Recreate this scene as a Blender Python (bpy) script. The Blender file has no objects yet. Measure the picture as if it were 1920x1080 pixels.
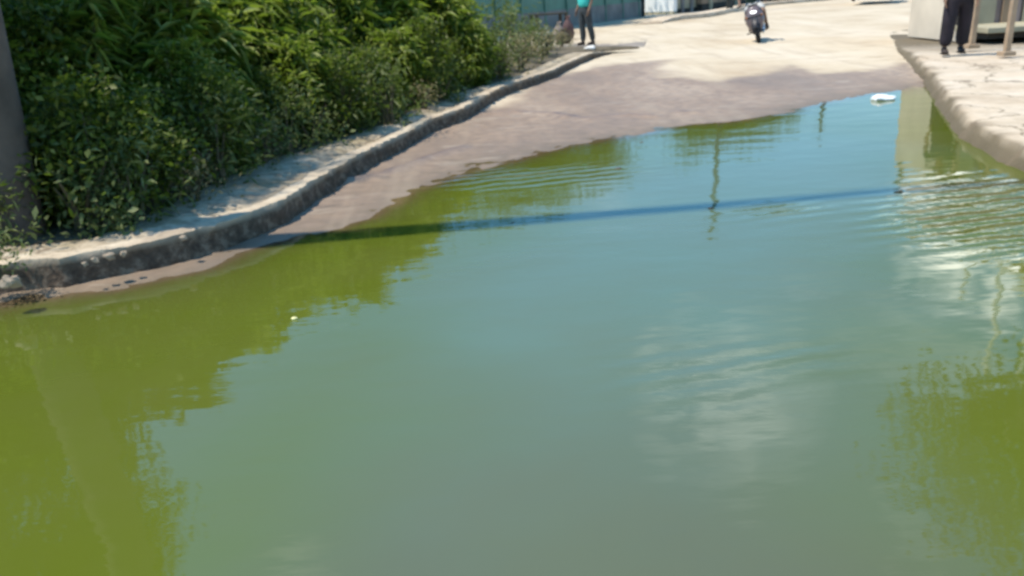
import bpy, bmesh, math, random
import numpy as np
from math import radians, sin, cos, pi, tan, atan2, sqrt, exp
from mathutils import Vector, Matrix, noise as mnoise

SC = bpy.context.scene
COL = SC.collection
random.seed(7)
rng = np.random.default_rng(11)

# ------------------------------------------------------------------ camera, sky, sun
FPX = 1500.0; TH = radians(20.3); RO = radians(3.5); CAMH = 1.6
Fv = Vector((0, cos(TH), -sin(TH)))
R0 = Vector((1, 0, 0)); U0 = Vector((0, sin(TH), cos(TH)))
Rv = R0 * cos(RO) - U0 * sin(RO)
Uv = R0 * sin(RO) + U0 * cos(RO)
cd = bpy.data.cameras.new('camera'); cam = bpy.data.objects.new('camera', cd); COL.objects.link(cam)
cd.sensor_width = 36.0; cd.lens = 36.0 * FPX / 1920.0; cd.clip_end = 3000; cd.clip_start = 0.05
m3 = Matrix((Rv, Uv, -Fv)).transposed()
cam.matrix_world = Matrix.Translation((0, 0, CAMH)) @ m3.to_4x4()
cd.dof.use_dof = True; cd.dof.focus_distance = 0.8; cd.dof.aperture_fstop = 10.0
SC.camera = cam

SUN_EL = radians(64); SUN_AZ = radians(-94.5)          # azimuth from +Y, clockwise: light comes from the left
sdir = Vector((sin(SUN_AZ) * cos(SUN_EL), cos(SUN_AZ) * cos(SUN_EL), sin(SUN_EL)))
W = bpy.data.worlds.new("World"); SC.world = W; W.use_nodes = True
nt = W.node_tree; nt.nodes.clear()
wo = nt.nodes.new('ShaderNodeOutputWorld'); bg = nt.nodes.new('ShaderNodeBackground')
sky = nt.nodes.new('ShaderNodeTexSky'); sky.sky_type = 'NISHITA'; sky.sun_disc = False
sky.sun_elevation = SUN_EL; sky.sun_rotation = SUN_AZ; sky.air_density = 1.0; sky.dust_density = 0.2; sky.ozone_density = 4.0
tc = nt.nodes.new('ShaderNodeTexCoord'); mp = nt.nodes.new('ShaderNodeMapping')
mp.inputs['Scale'].default_value = (1.6, 1.6, 4.0)
cn = nt.nodes.new('ShaderNodeTexNoise'); cn.inputs['Scale'].default_value = 1.7; cn.inputs['Detail'].default_value = 7; cn.inputs['Roughness'].default_value = .58
cr = nt.nodes.new('ShaderNodeValToRGB'); cr.color_ramp.elements[0].position = .56; cr.color_ramp.elements[1].position = .78
cr.color_ramp.elements[0].color = (0, 0, 0, 1); cr.color_ramp.elements[1].color = (.2, .2, .2, 1)
mx = nt.nodes.new('ShaderNodeMix'); mx.data_type = 'RGBA'
mx.inputs[7].default_value = (17.5, 17.8, 17.0, 1)
hs = nt.nodes.new('ShaderNodeHueSaturation'); hs.inputs['Saturation'].default_value = 1.25; hs.inputs['Hue'].default_value = .488; hs.inputs['Value'].default_value = 1.22; nt.links.new(sky.outputs[0], hs.inputs['Color'])
# a small cloud over the street ahead
cdir = Vector((sin(radians(16))*cos(radians(28)), cos(radians(16))*cos(radians(28)), sin(radians(28))))
vd = nt.nodes.new('ShaderNodeVectorMath'); vd.operation = 'DOT_PRODUCT'; vd.inputs[1].default_value = cdir
cm = nt.nodes.new('ShaderNodeMapRange'); cm.inputs[1].default_value = cos(radians(7.5)); cm.inputs[2].default_value = cos(radians(1.5)); cm.inputs[4].default_value = .26
cn2 = nt.nodes.new('ShaderNodeTexNoise'); cn2.inputs['Scale'].default_value = 9; cn2.inputs['Detail'].default_value = 7; cn2.inputs['Distortion'].default_value = .8
cr2 = nt.nodes.new('ShaderNodeValToRGB'); cr2.color_ramp.elements[0].position = .42; cr2.color_ramp.elements[1].position = .66
cdir_added = Vector((sin(radians(32.5))*cos(radians(15)), cos(radians(32.5))*cos(radians(15)), sin(radians(15))))  # second bright cloud, added out of view to whiten the right-hand ripples
vd2 = nt.nodes.new('ShaderNodeVectorMath'); vd2.operation = 'DOT_PRODUCT'; vd2.inputs[1].default_value = cdir_added
cmb = nt.nodes.new('ShaderNodeMapRange'); cmb.inputs[1].default_value = cos(radians(7)); cmb.inputs[2].default_value = cos(radians(3.5)); cmb.inputs[4].default_value = 1.5
cad = nt.nodes.new('ShaderNodeMath'); cad.operation = 'ADD'
cmu = nt.nodes.new('ShaderNodeMath'); cmu.operation = 'MULTIPLY'; cmx = nt.nodes.new('ShaderNodeMath'); cmx.operation = 'MAXIMUM'
nt.links.new(tc.outputs['Generated'], mp.inputs['Vector']); nt.links.new(mp.outputs[0], cn.inputs['Vector'])
nt.links.new(tc.outputs['Generated'], vd.inputs[0]); nt.links.new(vd.outputs['Value'], cm.inputs[0]); nt.links.new(tc.outputs['Generated'], cn2.inputs['Vector'])
nt.links.new(cn2.outputs['Fac'], cr2.inputs[0]); nt.links.new(cr2.outputs[0], cmu.inputs[0]); nt.links.new(tc.outputs['Generated'], vd2.inputs[0]); nt.links.new(vd2.outputs['Value'], cmb.inputs[0]); nt.links.new(cm.outputs[0], cad.inputs[0]); nt.links.new(cmb.outputs[0], cad.inputs[1]); nt.links.new(cad.outputs[0], cmu.inputs[1])
nt.links.new(cn.outputs['Fac'], cr.inputs[0]); nt.links.new(cr.outputs[0], cmx.inputs[0]); nt.links.new(cmu.outputs[0], cmx.inputs[1]); nt.links.new(cmx.outputs[0], mx.inputs[0])
nt.links.new(hs.outputs[0], mx.inputs[6]); nt.links.new(mx.outputs[2], bg.inputs[0]); nt.links.new(bg.outputs[0], wo.inputs[0])
bg.inputs[1].default_value = 0.15
sl = bpy.data.lights.new('sun', 'SUN'); sl.energy = 4.2; sl.angle = radians(0.9); sl.color = (1.0, .925, .80)
so = bpy.data.objects.new('sun', sl); COL.objects.link(so); so.rotation_euler = sdir.to_track_quat('Z', 'Y').to_euler()
so.location = (-10, 0, 30)
SC.view_settings.view_transform = 'Standard'; SC.view_settings.look = 'None'
SC.view_settings.exposure = 0.46; SC.view_settings.gamma = 1
SC.cycles.max_bounces = 8; SC.cycles.transparent_max_bounces = 12
SC.cycles.filter_width = 1.9

# ------------------------------------------------------------------ helpers
def G(u, v, z=0.0):
    """ground point seen at photo pixel u, v (layout measuring only)"""
    d = Fv + Rv * ((u - 960) / FPX) + Uv * ((540 - v) / FPX)
    t = (z - CAMH) / d.z
    return (d.x * t, d.y * t)

class N:
    """small node-material builder"""
    def __init__(s, name):
        s.m = bpy.data.materials.new(name); s.m.use_nodes = True; s.t = s.m.node_tree; s.t.nodes.clear()
        s.out = s.t.nodes.new('ShaderNodeOutputMaterial')
    def n(s, typ, **kw):
        nd = s.t.nodes.new(typ)
        for k, v in kw.items():
            if k.startswith('_'): setattr(nd, k[1:], v)
            else: nd.inputs[k.replace('__', ' ')].default_value = v
        return nd
    def l(s, a, b): s.t.links.new(a, b)
    def ramp(s, src, stops):
        r = s.n('ShaderNodeValToRGB'); e = r.color_ramp.elements
        while len(e) < len(stops): e.new(.5)
        for q, (p, c) in zip(e, stops):
            q.position = p; q.color = (*c, 1) if len(c) == 3 else c
        s.l(src, r.inputs[0]); return r.outputs[0]
    def noise(s, scale, detail=5, rough=.55, coord='Object', stretch=None, dist=0):
        t = s.n('ShaderNodeTexCoord'); v = t.outputs[coord]
        if stretch:
            mm = s.n('ShaderNodeMapping'); mm.inputs['Scale'].default_value = stretch; s.l(v, mm.inputs[0]); v = mm.outputs[0]
        q = s.n('ShaderNodeTexNoise', Scale=scale, Detail=detail, Roughness=rough, Distortion=dist); s.l(v, q.inputs['Vector'])
        return q.outputs['Fac']
    def mix(s, f, a, b, typ='MIX'):
        q = s.n('ShaderNodeMix', _data_type='RGBA', _blend_type=typ)
        for sock, x in ((q.inputs[0], f), (q.inputs[6], a), (q.inputs[7], b)):
            if isinstance(x, (int, float)): sock.default_value = x
            elif isinstance(x, tuple): sock.default_value = (*x, 1)
            else: s.l(x, sock)
        return q.outputs[2]
    def math(s, op, a, b=0.0):
        q = s.n('ShaderNodeMath', _operation=op)
        for sock, x in ((q.inputs[0], a), (q.inputs[1], b)):
            if isinstance(x, (int, float)): sock.default_value = x
            else: s.l(x, sock)
        return q.outputs[0]
    def attr(s, name):
        a = s.n('ShaderNodeAttribute'); a.attribute_name = name; return a.outputs['Fac']
    def bump(s, h, strength=.4, dist=.02):
        b = s.n('ShaderNodeBump', Strength=strength, Distance=dist); s.l(h, b.inputs['Height']); return b.outputs[0]
    def principled(s, color, rough=.8, normal=None, **kw):
        p = s.n('ShaderNodeBsdfPrincipled')
        for k, x in (('Base Color', color), ('Roughness', rough)):
            if isinstance(x, (int, float)): p.inputs[k].default_value = x
            elif isinstance(x, tuple): p.inputs[k].default_value = (*x, 1)
            else: s.l(x, p.inputs[k])
        for k, x in kw.items(): p.inputs[k.replace('__', ' ')].default_value = x
        if normal is not None: s.l(normal, p.inputs['Normal'])
        s.l(p.outputs[0], s.out.inputs[0]); return p

def simple(name, c, rough=.7, var=.25, scale=6, bump=.15, metal=0.0, **kw):
    a = N(name); f = a.noise(scale, 4)
    lo = tuple(max(0, x * (1 - var)) for x in c); hi = tuple(min(1, x * (1 + var)) for x in c)
    col = a.ramp(f, [(.3, lo), (.7, hi)])
    f2 = a.noise(scale * 6, 3)
    a.principled(col, rough, a.bump(f2, bump, .01), Metallic=metal, **kw)
    return a.m

class MB:
    def __init__(s): s.v = []; s.f = []
    def add(s, vs, fs):
        o = len(s.v); s.v += [tuple(x) for x in vs]; s.f += [tuple(i + o for i in f) for f in fs]
    def box(s, c, size, rz=0.0, rx=0.0, ry=0.0):
        M = Matrix.Translation(c) @ Matrix.Rotation(rz, 4, 'Z') @ Matrix.Rotation(ry, 4, 'Y') @ Matrix.Rotation(rx, 4, 'X')
        x, y, z = (k / 2 for k in size)
        vs = [M @ Vector(p) for p in ((-x,-y,-z),(x,-y,-z),(x,y,-z),(-x,y,-z),(-x,-y,z),(x,-y,z),(x,y,z),(-x,y,z))]
        s.add(vs, [(0,3,2,1),(4,5,6,7),(0,1,5,4),(1,2,6,5),(2,3,7,6),(3,0,4,7)]); return s
    def tube(s, pts, rad, n=10, cap=True):
        pts = [Vector(p) for p in pts]
        if not hasattr(rad, '__len__'): rad = [rad] * len(pts)
        vs = []; up = Vector((0, 0, 1))
        for i, p in enumerate(pts):
            t = (pts[min(i + 1, len(pts) - 1)] - pts[max(i - 1, 0)]).normalized()
            a = t.cross(up if abs(t.z) < .95 else Vector((1, 0, 0))).normalized(); b = t.cross(a).normalized()
            for k in range(n):
                q = 2 * pi * k / n; vs.append(p + (a * cos(q) + b * sin(q)) * rad[i])
        fs = [(i*n+k, i*n+(k+1)%n, (i+1)*n+(k+1)%n, (i+1)*n+k) for i in range(len(pts)-1) for k in range(n)]
        if cap: fs += [tuple(range(n))[::-1], tuple(range((len(pts)-1)*n, len(pts)*n))]
        s.add(vs, fs); return s
    def ell(s, c, r, n=14, m=9, M=None):
        vs = []; c = Vector(c)
        for j in range(m + 1):
            ph = pi * j / m
            for k in range(n):
                q = 2 * pi * k / n
                p = Vector((r[0]*sin(ph)*cos(q), r[1]*sin(ph)*sin(q), r[2]*cos(ph)))
                if M: p = M @ p
                vs.append(c + p)
        fs = [(j*n+k, (j+1)*n+k, (j+1)*n+(k+1)%n, j*n+(k+1)%n) for j in range(m) for k in range(n)]
        s.add(vs, fs); return s
    def torus(s, c, R, r, axis='X', n=28, m=10):
        vs = []
        for i in range(n):
            a = 2*pi*i/n
            for k in range(m):
                b = 2*pi*k/m; rr = R + r*cos(b); h = r*sin(b)
                p = (h, rr*cos(a), rr*sin(a)) if axis == 'X' else ((rr*cos(a), h, rr*sin(a)) if axis == 'Y' else (rr*cos(a), rr*sin(a), h))
                vs.append(Vector(p) + Vector(c))
        fs = [(i*m+k, ((i+1)%n)*m+k, ((i+1)%n)*m+(k+1)%m, i*m+(k+1)%m) for i in range(n) for k in range(m)]
        s.add(vs, fs); return s
    def loft(s, rings, close=True):
        n = len(rings[0]); vs = [p for r in rings for p in r]
        fs = [(i*n+k, i*n+(k+1)%n, (i+1)*n+(k+1)%n, (i+1)*n+k) for i in range(len(rings)-1) for k in range(n if close else n-1)]
        if close: fs += [tuple(range(n))[::-1], tuple(range((len(rings)-1)*n, len(rings)*n))]
        s.add(vs, fs); return s
    def build(s, name, mat, parent=None, smooth=False, bevel=0.0, label=None):
        me = bpy.data.meshes.new(name); me.from_pydata(s.v, [], s.f); me.validate()
        b = bmesh.new(); b.from_mesh(me); bmesh.ops.recalc_face_normals(b, faces=b.faces); b.to_mesh(me); b.free()
        o = bpy.data.objects.new(name, me); COL.objects.link(o)
        if mat: me.materials.append(mat)
        if smooth:
            me.polygons.foreach_set('use_smooth', [True] * len(me.polygons))
            me.set_sharp_from_angle(angle=radians(50))
        if bevel:
            md = o.modifiers.new('bevel', 'BEVEL'); md.width = bevel; md.segments = 2; md.limit_method = 'ANGLE'
        if parent: o.parent = parent
        if label: o['label'] = label
        return o

def empty(name, loc, rz=0.0, label=None, cat=None, group=None):
    o = bpy.data.objects.new(name, None); COL.objects.link(o); o.location = loc; o.rotation_euler = (0, 0, rz)
    o.empty_display_size = .2
    tag(o, label, cat, group); return o
def tag(o, label=None, cat=None, group=None, kind=None):
    if label: o['label'] = label
    if cat: o['category'] = cat
    if group: o['group'] = group
    if kind: o['kind'] = kind
    return o
def copy_tree(o, parent=None):
    c = o.copy(); COL.objects.link(c); c.parent = parent
    for ch in list(o.children): copy_tree(ch, c)
    return c

def vnoise(x, y, seed=0):
    xi = np.floor(x).astype(np.int64); yi = np.floor(y).astype(np.int64); fx = x - xi; fy = y - yi
    fx = fx*fx*(3-2*fx); fy = fy*fy*(3-2*fy)
    def h(a, b):
        n = (a*374761393 + b*668265263 + seed*1442695041) & 0xffffffff
        n = ((n ^ (n >> 13)) * 1274126177) & 0xffffffff
        return ((n ^ (n >> 16)) & 0xffff) / 65535.0
    return (h(xi,yi)*(1-fx)+h(xi+1,yi)*fx)*(1-fy) + (h(xi,yi+1)*(1-fx)+h(xi+1,yi+1)*fx)*fy
def fbm(x, y, seed=0, o=4):
    s = np.zeros_like(x, dtype=float); a = .5
    for k in range(o): s += a*vnoise(x*2**k, y*2**k, seed+k*17); a *= .5
    return s / (1-.5**o) - .5                     # about -0.5 .. 0.5
def seg_dist(x, y, pts, closed=False):
    d = np.full(x.shape, 1e9)
    for i in range(len(pts) if closed else len(pts)-1):
        (ax, ay), (bx, by) = pts[i], pts[(i+1) % len(pts)]
        L = max((bx-ax)**2+(by-ay)**2, 1e-9)
        t = np.clip(((x-ax)*(bx-ax)+(y-ay)*(by-ay))/L, 0, 1)
        d = np.minimum(d, np.hypot(x-ax-t*(bx-ax), y-ay-t*(by-ay)))
    return d
def inside(x, y, pts):
    r = np.zeros(x.shape, bool)
    for i in range(len(pts)):
        (ax, ay), (bx, by) = pts[i], pts[(i+1) % len(pts)]
        if ay == by: continue
        c = ((ay > y) != (by > y)) & (x < (bx-ax)*(y-ay)/(by-ay)+ax)
        r ^= c
    return r
def sd(x, y, pts):                                 # positive inside
    d = seg_dist(x, y, pts, True); return np.where(inside(x, y, pts), d, -d)
def sstep(a, b, x):
    t = np.clip((x-a)/(b-a), 0, 1); return t*t*(3-2*t)

# ------------------------------------------------------------------ layout lines (world metres)
SHORE = [(-9,3.7),(-4,4.3),(-2.95,4.62),(-2.41,4.76),(-1.97,5.08),(-1.78,5.36),(-1.35,5.72),(-.95,6.15),(-.82,6.8),(-.53,7.36),
         (.08,8.06),(.79,8.73),(1.41,8.95),(2.25,9.47),(2.76,9.5),(3.3,9.9),(3.84,10.39),(4.8,11.04),(5.75,11.5),(8,11.4),(8,-6),(-9,-6)]
WETP = [G(*p) for p in [(900,210),(960,178),(1050,148),(1110,131),(1190,120),(1245,116),(1262,142),(1330,152),(1430,146),(1485,127),(1560,140),(1640,138),(1700,122),(1760,150)]] + [(9,9),(9,-6),(-9,-6),(-9,6)]
KB = [G(*p) for p in [(15,551),(61,542),(122,539),(214,521),(306,502),(367,484),(428,466),(480,445),(530,425),(595,380),(660,337),(692,318),(755,286),(812,252),(870,230),(940,187),(965,177),(1007,162),(1040,150),(1063,137),(1110,115),(1157,102),(1207,92)]]
KB = [(-9,4.3),(-5,4.6)] + KB
OUT = [G(*p, .19) for p in [(0,465),(50,452),(170,445),(215,425),(370,350),(440,318),(560,280),(640,255),(720,235),(800,185),(870,170),(960,145),(1010,125),(1050,105),(1090,90),(1150,82),(1206,86)]]
OUT = [(-9,5.2),(-5,5.25)] + OUT
RK = [(3.95,-6),(3.95,2),(4.0,5),(4.2,6.3),(4.32,7.0),(4.5,7.8),(4.87,8.7),(5.5,10.2),(6.1,11.6),(6.6,12.9),(7.15,14.2),(7.8,16.0),(9.66,20.6),(12.2,27.0),(16,34),(24,46)]
RIDGES = [[G(*p) for p in q] for q in ([(925,216),(985,214),(1040,217),(1075,222)], [(1055,224),(1110,226),(1160,219),(1230,222)], [(640,345),(720,330),(800,300),(870,280)], [(1270,212),(1300,215)])]

def terrain(x, y):
    n = fbm(x*.9, y*.9, 3, 4); n2 = fbm(x*6, y*6, 9, 3)
    s = sd(x + .25*fbm(x*1.3, y*1.3, 21, 3), y + .3*fbm(x*1.1, y*1.1, 33, 3), SHORE)
    z_in = -(.012 + .21*(1-np.exp(-np.maximum(s, 0)/1.1))) + .012
    so_ = np.maximum(-s, 0)
    z_out = .028*(1-np.exp(-so_/.9)) + .03*np.clip(so_-4, 0, 20)*.12
    z = np.where(s > 0, z_in, z_out) + n*.022*np.clip(np.abs(s)+.25, 0, 1) + n2*.014 + fbm(x*15, y*15, 19, 2)*.006
    for k, r in enumerate(RIDGES):
        z = z + .028*np.exp(-(seg_dist(x, y, r)/.07)**2)*(1+n2)
    return z

def grid_mesh(name, xs, ys, zf, attrs=None):
    X, Y = np.meshgrid(xs, ys); Z = zf(X, Y); ny, nx = X.shape
    co = np.stack([X, Y, Z], -1).reshape(-1, 3)
    i = np.arange(ny*nx).reshape(ny, nx)
    q = np.stack([i[:-1,:-1], i[:-1,1:], i[1:,1:], i[1:,:-1]], -1).reshape(-1, 4)
    me = bpy.data.meshes.new(name); me.vertices.add(len(co)); me.vertices.foreach_set('co', co.ravel())
    me.loops.add(q.size); me.loops.foreach_set('vertex_index', q.ravel())
    me.polygons.add(len(q)); me.polygons.foreach_set('loop_start', np.arange(0, q.size, 4)); me.polygons.foreach_set('loop_total', np.full(len(q), 4))
    me.polygons.foreach_set('use_smooth', np.ones(len(q), bool)); me.update()
    for k, f in (attrs or {}).items():
        a = me.attributes.new(k, 'FLOAT', 'POINT'); a.data.foreach_set('value', f(X, Y).ravel().astype(np.float32))
    o = bpy.data.objects.new(name, me); COL.objects.link(o); return o

# ------------------------------------------------------------------ ground (road bed and everything to the horizon)
def wetf(x, y):
    w = sstep(-.35, .35, sd(x, y, WETP) + 1.2*fbm(x*1.4, y*.9, 51, 4))
    return np.clip(w, 0, 1)
def streakf(x, y):
    r = np.zeros_like(x)
    for q in RIDGES: r = np.maximum(r, np.exp(-(seg_dist(x, y-.07, q)/.075)**2))
    return r
a = N('dusty_road')
wet = a.attr('wet'); f1 = a.noise(.55, 7, .6, stretch=(1, .45, 1)); f2 = a.noise(7, 6, .65); f3 = a.noise(45, 3, .6)
dry = a.ramp(f1, [(.3, (.47,.36,.235)), (.48, (.58,.475,.33)), (.7, (.66,.56,.42))])
dry = a.mix(a.ramp(a.noise(1.6, 5, .7, stretch=(.5,1.6,1)), [(.54,(0,0,0)),(.68,(.75,.75,.75))]), dry, (.37,.28,.18))
mud = a.ramp(f1, [(.32, (.215,.155,.115)), (.5, (.32,.218,.145)), (.68, (.45,.33,.23))])
mud = a.mix(a.ramp(f2, [(.42,(0,0,0)),(.66,(.75,.75,.75))]), mud, (.18,.128,.092))
mud = a.mix(a.ramp(a.noise(2.6, 6, .7, stretch=(.5,1.5,1), dist=.6), [(.56,(0,0,0)),(.68,(.7,.7,.7))]), mud, (.46,.37,.28))
mud = a.mix(a.attr('damp'), mud, (.135,.10,.06))
mud = a.mix(a.attr('streak'), mud, (.13,.095,.085))
colr = a.mix(wet, dry, mud)
colr = a.mix(a.math('MULTIPLY', f3, .25), colr, (.2,.16,.12))
trk = a.ramp(a.noise(1.1, 4, .6, stretch=(2.2,.22,1)), [(.55,(0,0,0)),(.66,(.35,.35,.35))])   # worn wheel tracks
colr = a.mix(trk, colr, (.34,.26,.18))
rgh = a.n('ShaderNodeMapRange'); a.l(wet, rgh.inputs[0]); rgh.inputs[3].default_value = .92; rgh.inputs[4].default_value = .55
hh = a.math('ADD', a.math('MULTIPLY', f2, .6), a.math('MULTIPLY', f3, .4))
a.principled(colr, rgh.outputs[0], a.bump(hh, .35, .03))
M_ROAD = a.m
def axis(parts):
    out = []
    for lo, hi, st in parts: out += list(np.arange(lo, hi, st))
    return np.array(out + [parts[-1][1]])
xs = axis([(-1400,-60,120),(-60,-10,5),(-10,-3.4,.5),(-3.4,7.5,.055),(7.5,16,.25),(16,60,3),(60,1400,120)])
ys = axis([(-200,-8,24),(-8,2,.6),(2,16,.055),(16,30,.12),(30,60,.6),(60,160,8),(160,1600,120)])
gr = grid_mesh('road_ground', xs, ys, terrain, {'wet': wetf, 'streak': streakf, 'damp': lambda x, y: .8*np.exp(-np.maximum(terrain(x, y), 0)/.010)})
gr.data.materials.append(M_ROAD); tag(gr, 'pale dusty road with damp mud around the flood', kind='structure')

# ------------------------------------------------------------------ flood water
RIP = [(3.1,5.05,.62,.7),(3.6,5.6,.55,.6),(.1,7.3,.9,.35),(2.0,5.6,.35,.25),(.75,3.1,.35,.3),(1.2,3.2,.3,.2)]
def ripf(x, y):
    r = np.zeros_like(x)
    for cx, cy, rx, ry in RIP[:2]: r = np.maximum(r, np.exp(-(((x-cx)/rx)**2+((y-cy)/ry)**2)**1.5))
    for cx, cy, rx, ry in RIP[2:4]: r = np.maximum(r, .45*np.exp(-(((x-cx)/rx)**2+((y-cy)/ry)**2)))
    for cx, cy, rx, ry in RIP[4:]: r = np.maximum(r, .30*np.exp(-(((x-cx)/rx)**2+((y-cy)/ry)**2)))
    return r
def murkf(x, y):
    d = np.maximum(-terrain(x, y), 0); return 1-np.exp(-d/.030)
def bank_tonef(x, y):                                  # olive near the banks, greyer out in the middle
    s = seg_dist(x, y, [(.1,-2),(.2,2.0),(.7,3.6),(1.5,6.0),(2.6,7.5)])
    return np.clip(sstep(.4, 1.6, s + 1.2*fbm(x*.7, y*.7, 77, 3)), 0, 1)
a = N('murky_water')
t = a.n('ShaderNodeTexCoord'); wv = a.n('ShaderNodeTexWave', Scale=1.8, Distortion=3.6, Detail=2.5); wv.inputs['Detail Scale'].default_value = 1.3
mpw = a.n('ShaderNodeMapping'); mpw.inputs['Rotation'].default_value = (0, 0, radians(78)); a.l(t.outputs['Object'], mpw.inputs[0]); a.l(mpw.outputs[0], wv.inputs['Vector'])
rp = a.attr('ripple')
n1 = a.noise(1.4, 3, .5, stretch=(.8,1.6,1)); n2 = a.noise(16, 2, .5, stretch=(.45,1.5,1))
h = a.math('ADD', a.math('MULTIPLY', a.math('MULTIPLY', wv.outputs['Fac'], rp), .012), a.math('ADD', a.math('MULTIPLY', n1, .006), a.math('ADD', a.math('MULTIPLY', n2, .0003), a.math('MULTIPLY', a.math('MULTIPLY', n2, rp), .006))))
nb = a.n('ShaderNodeBump', Strength=1.0, Distance=1.0); a.l(h, nb.inputs['Height'])
so2 = a.n('ShaderNodeSeparateXYZ'); a.l(t.outputs['Object'], so2.inputs[0]); sm_ = a.n('ShaderNodeMapRange'); a.l(a.math('ADD', so2.outputs[1], a.math('MULTIPLY', a.noise(.9, 3), 1.2)), sm_.inputs[0]); sm_.inputs[1].default_value = 2.2; sm_.inputs[2].default_value = 4.2
mid_tone = a.mix(sm_.outputs[0], (.100,.104,.044), (.108,.155,.085))   # browner near, milkier green further out
body = a.mix(a.attr('algae'), mid_tone, (.097,.122,.012))  # 'algae' only holds the olive tone near the banks
body = a.mix(a.math('MULTIPLY', a.ramp(a.noise(.8, 4, .6), [(.35,(0,0,0)),(.7,(1,1,1))]), .35), body, (.115,.115,.035))
df = a.n('ShaderNodeBsdfDiffuse'); a.l(body, df.inputs[0])
tr = a.n('ShaderNodeBsdfTransparent'); tr.inputs[0].default_value = (.93,.92,.86,1)
m1 = a.n('ShaderNodeMixShader'); a.l(a.attr('murk'), m1.inputs[0]); a.l(tr.outputs[0], m1.inputs[1]); a.l(df.outputs[0], m1.inputs[2])
gl = a.n('ShaderNodeBsdfGlossy', Roughness=.035); a.l(nb.outputs[0], gl.inputs['Normal'])
fr = a.n('ShaderNodeFresnel', IOR=2.0); a.l(nb.outputs[0], fr.inputs['Normal'])
m2 = a.n('ShaderNodeMixShader'); a.l(fr.outputs[0], m2.inputs[0]); a.l(m1.outputs[0], m2.inputs[1]); a.l(gl.outputs[0], m2.inputs[2])
a.l(m2.outputs[0], a.out.inputs[0]); M_WATER = a.m
wt = grid_mesh('flood_water', np.arange(-9, 7.3, .08), np.arange(-6, 12.6, .08), lambda x, y: np.zeros_like(x), {'murk': murkf, 'ripple': ripf, 'algae': bank_tonef})  # 'algae' only holds the bank tone: olive near banks, greyer mid
wt.data.materials.append(M_WATER); tag(wt, 'murky green flood water standing across the road', kind='structure')

# ------------------------------------------------------------------ kerbs, pavements, verge
def resample(pts, step):
    P = np.array(pts, float); L = np.r_[0, np.cumsum(np.hypot(*np.diff(P, axis=0).T))]
    s = np.linspace(0, L[-1], max(2, int(L[-1]/step)+1))
    return np.stack([np.interp(s, L, P[:,0]), np.interp(s, L, P[:,1])], 1), s
def normals(P):
    T = np.gradient(P, axis=0); T /= np.hypot(T[:,0], T[:,1])[:,None]+1e-9
    return np.stack([T[:,1], -T[:,0]], 1)          # right-hand side of travel
def strip(name, rows, mat, label=None, smooth=True):
    """rows: list of (n,3) arrays, lofted side by side"""
    n = len(rows[0]); mb = MB()
    mb.v = [tuple(p) for r in rows for p in r]
    mb.f = [(i*n+k, i*n+k+1, (i+1)*n+k+1, (i+1)*n+k) for i in range(len(rows)-1) for k in range(n-1)]
    o = mb.build(name, mat, None, smooth); tag(o, label, kind='structure'); return o
def c3(P, z): return np.column_stack([P, z if hasattr(z, '__len__') else np.full(len(P), z)])

def cracks(a, c):
    t = a.n('ShaderNodeTexCoord'); nz = a.n('ShaderNodeTexNoise', Scale=2.2, Detail=5.0); a.l(t.outputs['Object'], nz.inputs['Vector'])
    ad = a.n('ShaderNodeVectorMath', _operation='ADD'); a.l(t.outputs['Object'], ad.inputs[0]); sc = a.n('ShaderNodeVectorMath', _operation='SCALE'); a.l(nz.outputs['Color'], sc.inputs[0]); sc.inputs['Scale'].default_value = .9; a.l(sc.outputs[0], ad.inputs[1])
    v = a.n('ShaderNodeTexVoronoi', _feature='DISTANCE_TO_EDGE', Scale=.75); a.l(ad.outputs[0], v.inputs['Vector'])
    m = a.ramp(v.outputs['Distance'], [(.006, (.8,.8,.8)), (.022, (0,0,0))])
    return a.mix(m, c, (.16,.12,.075))
a = N('broken_concrete')
f1 = a.noise(1.3, 6, .62); f2 = a.noise(9, 6, .7); f3 = a.noise(60, 3, .6)
c = a.ramp(f1, [(.3, (.36,.27,.175)), (.5, (.52,.42,.29)), (.7, (.64,.54,.40))])
c = a.mix(a.ramp(f2, [(.47,(0,0,0)),(.63,(.85,.85,.85))]), c, (.26,.195,.125))
c = a.mix(a.ramp(a.noise(2.3, 5, .7), [(.50,(0,0,0)),(.62,(.8,.8,.8))]), c, (.23,.185,.10))
c = a.mix(a.math('MULTIPLY', f3, .3), c, (.22,.18,.13))
c = cracks(a, c)
a.principled(c, .93, a.bump(a.math('ADD', f2, a.math('MULTIPLY', f3, .3)), .6, .04)); M_PAVE = a.m
a = N('kerb_concrete')
f1 = a.noise(2.0, 6, .65); f2 = a.noise(14, 5, .7); f3 = a.noise(50, 3, .6)
c = a.ramp(f1, [(.3, (.34,.26,.18)), (.5, (.5,.40,.28)), (.7, (.62,.52,.38))])
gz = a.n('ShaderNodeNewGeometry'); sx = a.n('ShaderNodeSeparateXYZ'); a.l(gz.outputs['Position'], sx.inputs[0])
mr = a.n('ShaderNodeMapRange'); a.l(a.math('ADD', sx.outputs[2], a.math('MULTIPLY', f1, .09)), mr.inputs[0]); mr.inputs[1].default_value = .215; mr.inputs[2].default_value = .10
c = a.mix(a.math('MAXIMUM', mr.outputs[0], a.attr('grime_shade')), c, a.ramp(f2, [(.35, (.045,.028,.016)), (.5, (.085,.055,.034)), (.68, (.16,.11,.07))]))      # damp stain from the water; face rows also carry shade painted brown
c = a.mix(a.ramp(f2, [(.52,(0,0,0)),(.7,(.6,.6,.6))]), c, (.22,.17,.12))
a.principled(c, .9, a.bump(a.math('ADD', f2, a.math('MULTIPLY', f3, .3)), .6, .03)); M_KERB = a.m
a = N('right_bank_concrete')
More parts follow.
